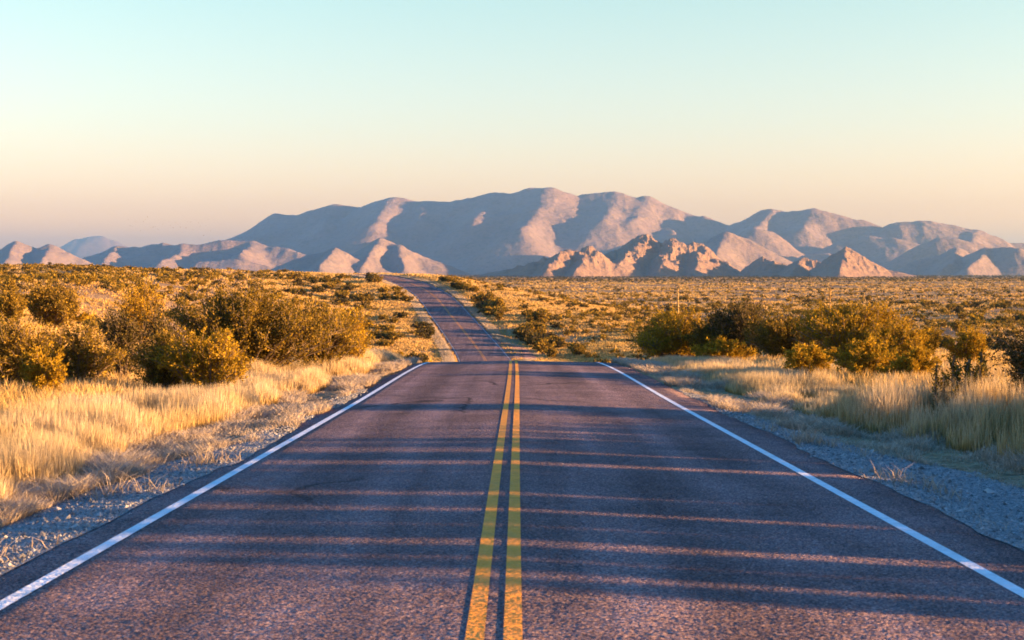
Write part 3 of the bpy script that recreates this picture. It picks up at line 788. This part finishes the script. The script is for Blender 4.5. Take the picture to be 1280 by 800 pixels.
for s in [(500, 245, 10100, 470, 275, 9300), (545, 250, 10000, 528, 268, 9500), (625, 244, 9900, 588, 270, 9200), (685, 236, 9700, 652, 284, 8800), (660, 238, 9800, 636, 262, 9300),
          (765, 240, 9700, 752, 274, 9000), (805, 247, 9700, 790, 272, 9100), (845, 266, 9600, 838, 284, 9000), (955, 260, 9300, 925, 292, 8400), (1010, 260, 9200, 1000, 276, 8800),
          (1215, 286, 8800, 1206, 300, 8400), (420, 255, 10300, 402, 285, 9700), (345, 265, 10300, 330, 295, 9800)]:
    main.append(spur(*s))
for c_ in ([(912, 316, 8150), (928, 293, 8100), (946, 284, 8100), (962, 288, 8150), (976, 300, 8200), (992, 320, 8200)],
           [(1030, 308, 8500), (1052, 293, 8450), (1078, 286, 8450), (1112, 287, 8400), (1138, 295, 8400), (1158, 314, 8400)],
           [(1108, 334, 7700), (1132, 314, 7700), (1152, 297, 7700), (1172, 289, 7700), (1192, 290, 7700), (1220, 300, 7700), (1248, 316, 7700), (1275, 332, 7700)],
           [(985, 330, 7900), (1010, 318, 7900), (1040, 313, 7900), (1064, 322, 7900), (1085, 334, 7900)]):
    main.append(crest(c_, 8000, 1.5, 1.1))
mountain('mountain_range', 215, 1520, 7000, 12000, main, M['range'], 'long hazy mountain range with sunlit spurs and blue shade', 900, 360, 64, 560, 21, 12, 170)

mountain('mountain', 60, 200, 22500, 25500, [crest([(78, 316), (90, 303), (102, 296), (118, 293.5), (134, 294), (142, 300), (147, 298), (158, 304), (175, 316)], 24000, 1.5, 1.1)], M['range'],
         'pale blue flat topped mountain far off at the left', 120, 60, 70, 900, 22)
left_peaks = [crest([(-60, 335), (-25, 318), (0, 310), (22, 301), (32, 309), (44, 318), (64, 305), (78, 314), (100, 328), (120, 338)], 7000, 1.9, 1.15), spur(64, 305, 7000, 46, 330, 6500), spur(22, 301, 7000, 4, 326, 6500)]
mountain('mountain', -90, 150, 5900, 7900, left_peaks, M['foot'], 'two small pointed peaks at the far left above the grass', 240, 120, 26, 220, 23, 8, 70)
low = [crest([(80, 330, 8200), (115, 318, 8200), (150, 309, 8200), (185, 303, 8100), (230, 304, 8000), (275, 301, 8000), (320, 303, 8000), (360, 310, 7900), (400, 320, 7800), (440, 336, 7800)], 8000, 2.4, 1.2),
       spur(230, 304, 8000, 205, 326, 7300), spur(320, 303, 8000, 300, 318, 7400), spur(150, 309, 8200, 130, 328, 7500), crest([(250, 326, 7000), (290, 323, 7000), (330, 331, 7000)], 7000, 2.4)]
mountain('mountain', 50, 480, 6300, 9300, low, M['range'], 'long low ridge in front of the range on the left', 360, 160, 38, 300, 24, 10, 90)
foot_h = [crest([(360, 334, 5500), (382, 317, 5450), (395, 310, 5450), (410, 309, 5450), (428, 311, 5450), (440, 321, 5600), (455, 310, 5850), (468, 301, 5900), (480, 297.5, 5900), (492, 301, 5850), (505, 308, 5800), (528, 320, 5800), (560, 336, 5800)], 6000, 2.6, 1.1, base=338.5),
          spur(480, 297, 5900, 452, 330, 5300), spur(418, 308, 5450, 402, 332, 5050), spur(500, 306, 5800, 505, 334, 5400)]
mountain('mountain', 335, 590, 4900, 6900, foot_h, M['foot'], 'pale pink foothill with blue gullies left of centre', 320, 160, 26, 170, 25, 8, 60)
dome = [crest([(868, 330, 5600), (890, 305, 5600), (905, 291, 5600), (925, 297, 5600), (945, 316, 5600), (975, 336, 5600)], 5600, 2.0, 1.0), spur(905, 291, 5600, 888, 334, 5000)]
mountain('mountain', 845, 1000, 4700, 6500, dome, M['foot'], 'smooth pale dome shaped hill behind the jagged crags', 190, 140, 13, 150, 26, 5, 50)
rhill = [crest([(1120, 338, 6000), (1150, 322, 6000), (1172, 318, 6000), (1195, 310, 6000), (1212, 322, 5900), (1228, 310, 5800), (1245, 308, 5800), (1270, 310, 5700), (1310, 316, 5700), (1370, 334, 5700)], 5900, 2.0, 1.1),
         spur(1195, 310, 6000, 1180, 334, 5500), spur(1232, 310, 5800, 1212, 334, 5400)]
mountain('mountain', 1095, 1400, 4900, 6900, rhill, M['foot'], 'pale foothills at the right edge below the range', 320, 140, 24, 190, 27, 8, 60)
crags = [crest([(608, 338, 3500), (640, 332, 3480), (672, 322, 3460), (706, 310, 3460), (720, 314, 3460), (735, 310, 3480), (752, 322, 3600), (770, 310, 3800), (790, 304, 3800), (806, 294, 3800), (814, 305, 3800), (826, 303, 3750),
                (840, 299, 3750), (858, 302, 3750), (872, 304, 3750), (886, 313, 3700), (900, 322, 3700), (914, 335, 3700), (935, 341, 3700)], 3800, 1.5, .95), spur(735, 310, 3480, 718, 334, 3250), spur(706, 311, 3460, 682, 332, 3270), spur(806, 294, 3800, 770, 330, 3450), spur(840, 299, 3750, 822, 334, 3450), spur(872, 304, 3750, 868, 334, 3500)]
mountain('rock_outcrop', 590, 960, 3050, 4300, crags, M['crag'], 'jagged orange rock crags right of centre below the range', 620, 230, 9, 80, 28, 26, 30)
crag2 = [crest([(920, 340, 3650), (940, 328, 3650), (955, 318, 3650), (968, 324, 3600), (985, 330, 3600), (1002, 321, 3550), (1020, 320, 3550), (1040, 331, 3550), (1050, 340, 3550)], 3600, 1.4, .95), spur(1002, 321, 3550, 990, 338, 3350)]
mountain('rock_outcrop', 905, 1065, 3250, 3950, crag2, M['crag'], 'small rounded rock knobs between the jagged crags and the sharp dark crag', 320, 150, 6, 60, 29, 13, 24)
crag3 = [crest([(1028, 341, 3400), (1036, 322, 3400), (1046, 312, 3400), (1056, 307, 3400), (1068, 312, 3400), (1085, 320, 3400), (1110, 331, 3400), (1150, 342, 3400)], 3400, 1.5, .9, base=339.5), spur(1056, 307, 3400, 1050, 336, 3150)]
mountain('rock_outcrop', 1012, 1175, 3050, 3750, crag3, M['crag'], 'sharp crag with a dark left side and sunlit right slope', 320, 150, 8, 60, 30, 12, 24)

# ------------------------------------------------------------------ birds
bm_v = np.array([[0, .16, 0], [.05, 0, .02], [0, -.16, 0], [-.05, 0, .02], [.45, -.03, .10], [-.45, -.03, .10], [0, 0, -.05], [.2, .07, .09], [-.2, .07, .09]], float)
bm_f = np.array([[0, 1, 6], [1, 2, 6], [2, 3, 6], [3, 0, 6], [0, 3, 1], [1, 3, 2], [1, 7, 4], [1, 4, 2], [3, 5, 8], [3, 2, 5]])
bird0 = None
mb = NT('bird_feathers'); mb.principled((.06, .05, .05), .8)
for i in range(34):
    X = 160 + 106 * (i + .5 * rng.random()) / 34; Y = 274 + 18 * rng.random() - 3 * math.sin(i)
    d = 640 + 60 * rng.random()
    if bird0 is None: b = bird0 = mesh('bird', bm_v, bm_f, mb.m)
    else: b = bird0.copy(); COL.objects.link(b)
    b.location = at(X, Y, d); b.rotation_euler = (rng.normal() * .2, rng.normal() * .3, rng.random() * 6.28)
    tag(b, 'tiny bird of the faint flock flying above the low ridge on the left', 'bird', 'flock of birds above the left ridge')

# ------------------------------------------------------------------ air
hz = NT('haze_air'); v = hz.n('ShaderNodeVolumePrincipled')
v.inputs['Color'].default_value = (.50, .79, 1.0, 1); v.inputs['Density'].default_value = 5.6e-5; v.inputs['Anisotropy'].default_value = .62
hz.l(v.outputs[0], hz.out.inputs['Volume'])
hx, y0, y1, z0, z1 = 15000, -260, 30000, -60, 725
HV = [(sx * hx, y, z) for z in (z0, z1) for y in (y0, y1) for sx in (-1, 1)]
HF = [(0, 2, 3, 1), (4, 5, 7, 6), (0, 1, 5, 4), (2, 6, 7, 3), (0, 4, 6, 2), (1, 3, 7, 5)]
tag(mesh('haze', HV, np.array(HF), hz.m), 'thin bluish evening haze in front of the mountains', 'haze', kind='stuff')

# ------------------------------------------------------------------ sky, sun, camera
w = bpy.data.worlds.new('World'); SC.world = w; w.use_nodes = True
nt = w.node_tree; bg = nt.nodes['Background']
sky = nt.nodes.new('ShaderNodeTexSky'); sky.sky_type = 'NISHITA'; sky.sun_disc = False
sky.sun_elevation = SUN_EL; sky.sun_rotation = SUN_AZ
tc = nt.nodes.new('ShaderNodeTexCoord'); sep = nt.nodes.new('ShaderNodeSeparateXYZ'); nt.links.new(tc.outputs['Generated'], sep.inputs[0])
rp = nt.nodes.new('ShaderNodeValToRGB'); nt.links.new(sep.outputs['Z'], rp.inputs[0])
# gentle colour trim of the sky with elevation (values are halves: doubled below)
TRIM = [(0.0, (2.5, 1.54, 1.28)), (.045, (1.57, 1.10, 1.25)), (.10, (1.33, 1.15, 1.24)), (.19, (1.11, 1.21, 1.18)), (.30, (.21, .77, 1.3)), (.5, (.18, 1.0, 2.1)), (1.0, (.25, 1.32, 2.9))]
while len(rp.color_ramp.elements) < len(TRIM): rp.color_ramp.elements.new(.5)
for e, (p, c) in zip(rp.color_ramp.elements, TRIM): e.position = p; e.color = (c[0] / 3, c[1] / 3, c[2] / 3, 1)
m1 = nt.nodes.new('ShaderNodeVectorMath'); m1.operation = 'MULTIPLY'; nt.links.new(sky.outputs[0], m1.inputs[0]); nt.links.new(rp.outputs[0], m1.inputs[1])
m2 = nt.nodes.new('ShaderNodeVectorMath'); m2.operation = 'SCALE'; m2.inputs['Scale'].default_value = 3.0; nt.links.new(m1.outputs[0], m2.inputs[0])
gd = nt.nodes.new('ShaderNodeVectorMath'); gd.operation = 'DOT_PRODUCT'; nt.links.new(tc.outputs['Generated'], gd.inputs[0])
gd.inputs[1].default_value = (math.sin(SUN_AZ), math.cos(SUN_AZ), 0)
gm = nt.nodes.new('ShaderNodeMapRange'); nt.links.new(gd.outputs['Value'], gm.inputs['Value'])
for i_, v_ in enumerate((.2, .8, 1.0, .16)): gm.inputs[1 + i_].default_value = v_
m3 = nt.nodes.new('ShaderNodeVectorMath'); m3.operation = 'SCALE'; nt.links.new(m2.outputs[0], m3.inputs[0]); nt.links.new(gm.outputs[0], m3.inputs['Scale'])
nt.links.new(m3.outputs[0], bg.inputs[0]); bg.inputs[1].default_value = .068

sd = bpy.data.lights.new('sun', 'SUN'); sd.energy = 5.0; sd.angle = R(.5); sd.color = (1.0, .57, .25)
so = link(bpy.data.objects.new('sun', sd))
from mathutils import Vector
tosun = Vector((math.sin(SUN_AZ) * math.cos(SUN_EL), math.cos(SUN_AZ) * math.cos(SUN_EL), math.sin(SUN_EL)))
so.rotation_euler = tosun.to_track_quat('Z', 'Y').to_euler()

cd = bpy.data.cameras.new('camera'); co = link(bpy.data.objects.new('camera', cd)); SC.camera = co
cd.sensor_width = 36; cd.lens = FPX / 1280 * 36; cd.clip_start = .1; cd.clip_end = 60000
co.location = (0, 0, EYE); co.rotation_euler = (R(90) - math.atan((400 - HORIZON) / FPX), 0, 0)
cd.dof.use_dof = True; cd.dof.focus_distance = 70; cd.dof.aperture_fstop = 5.0

SC.render.engine = 'CYCLES'
SC.render.resolution_x, SC.render.resolution_y = 1024, 640
SC.cycles.use_denoising = True
SC.cycles.max_bounces = 6; SC.cycles.diffuse_bounces = 3; SC.cycles.volume_bounces = 0
SC.cycles.filter_width = 1.7
SC.view_settings.view_transform = 'Standard'; SC.view_settings.look = 'None'
SC.view_settings.exposure = 2.49; SC.view_settings.gamma = 1.0
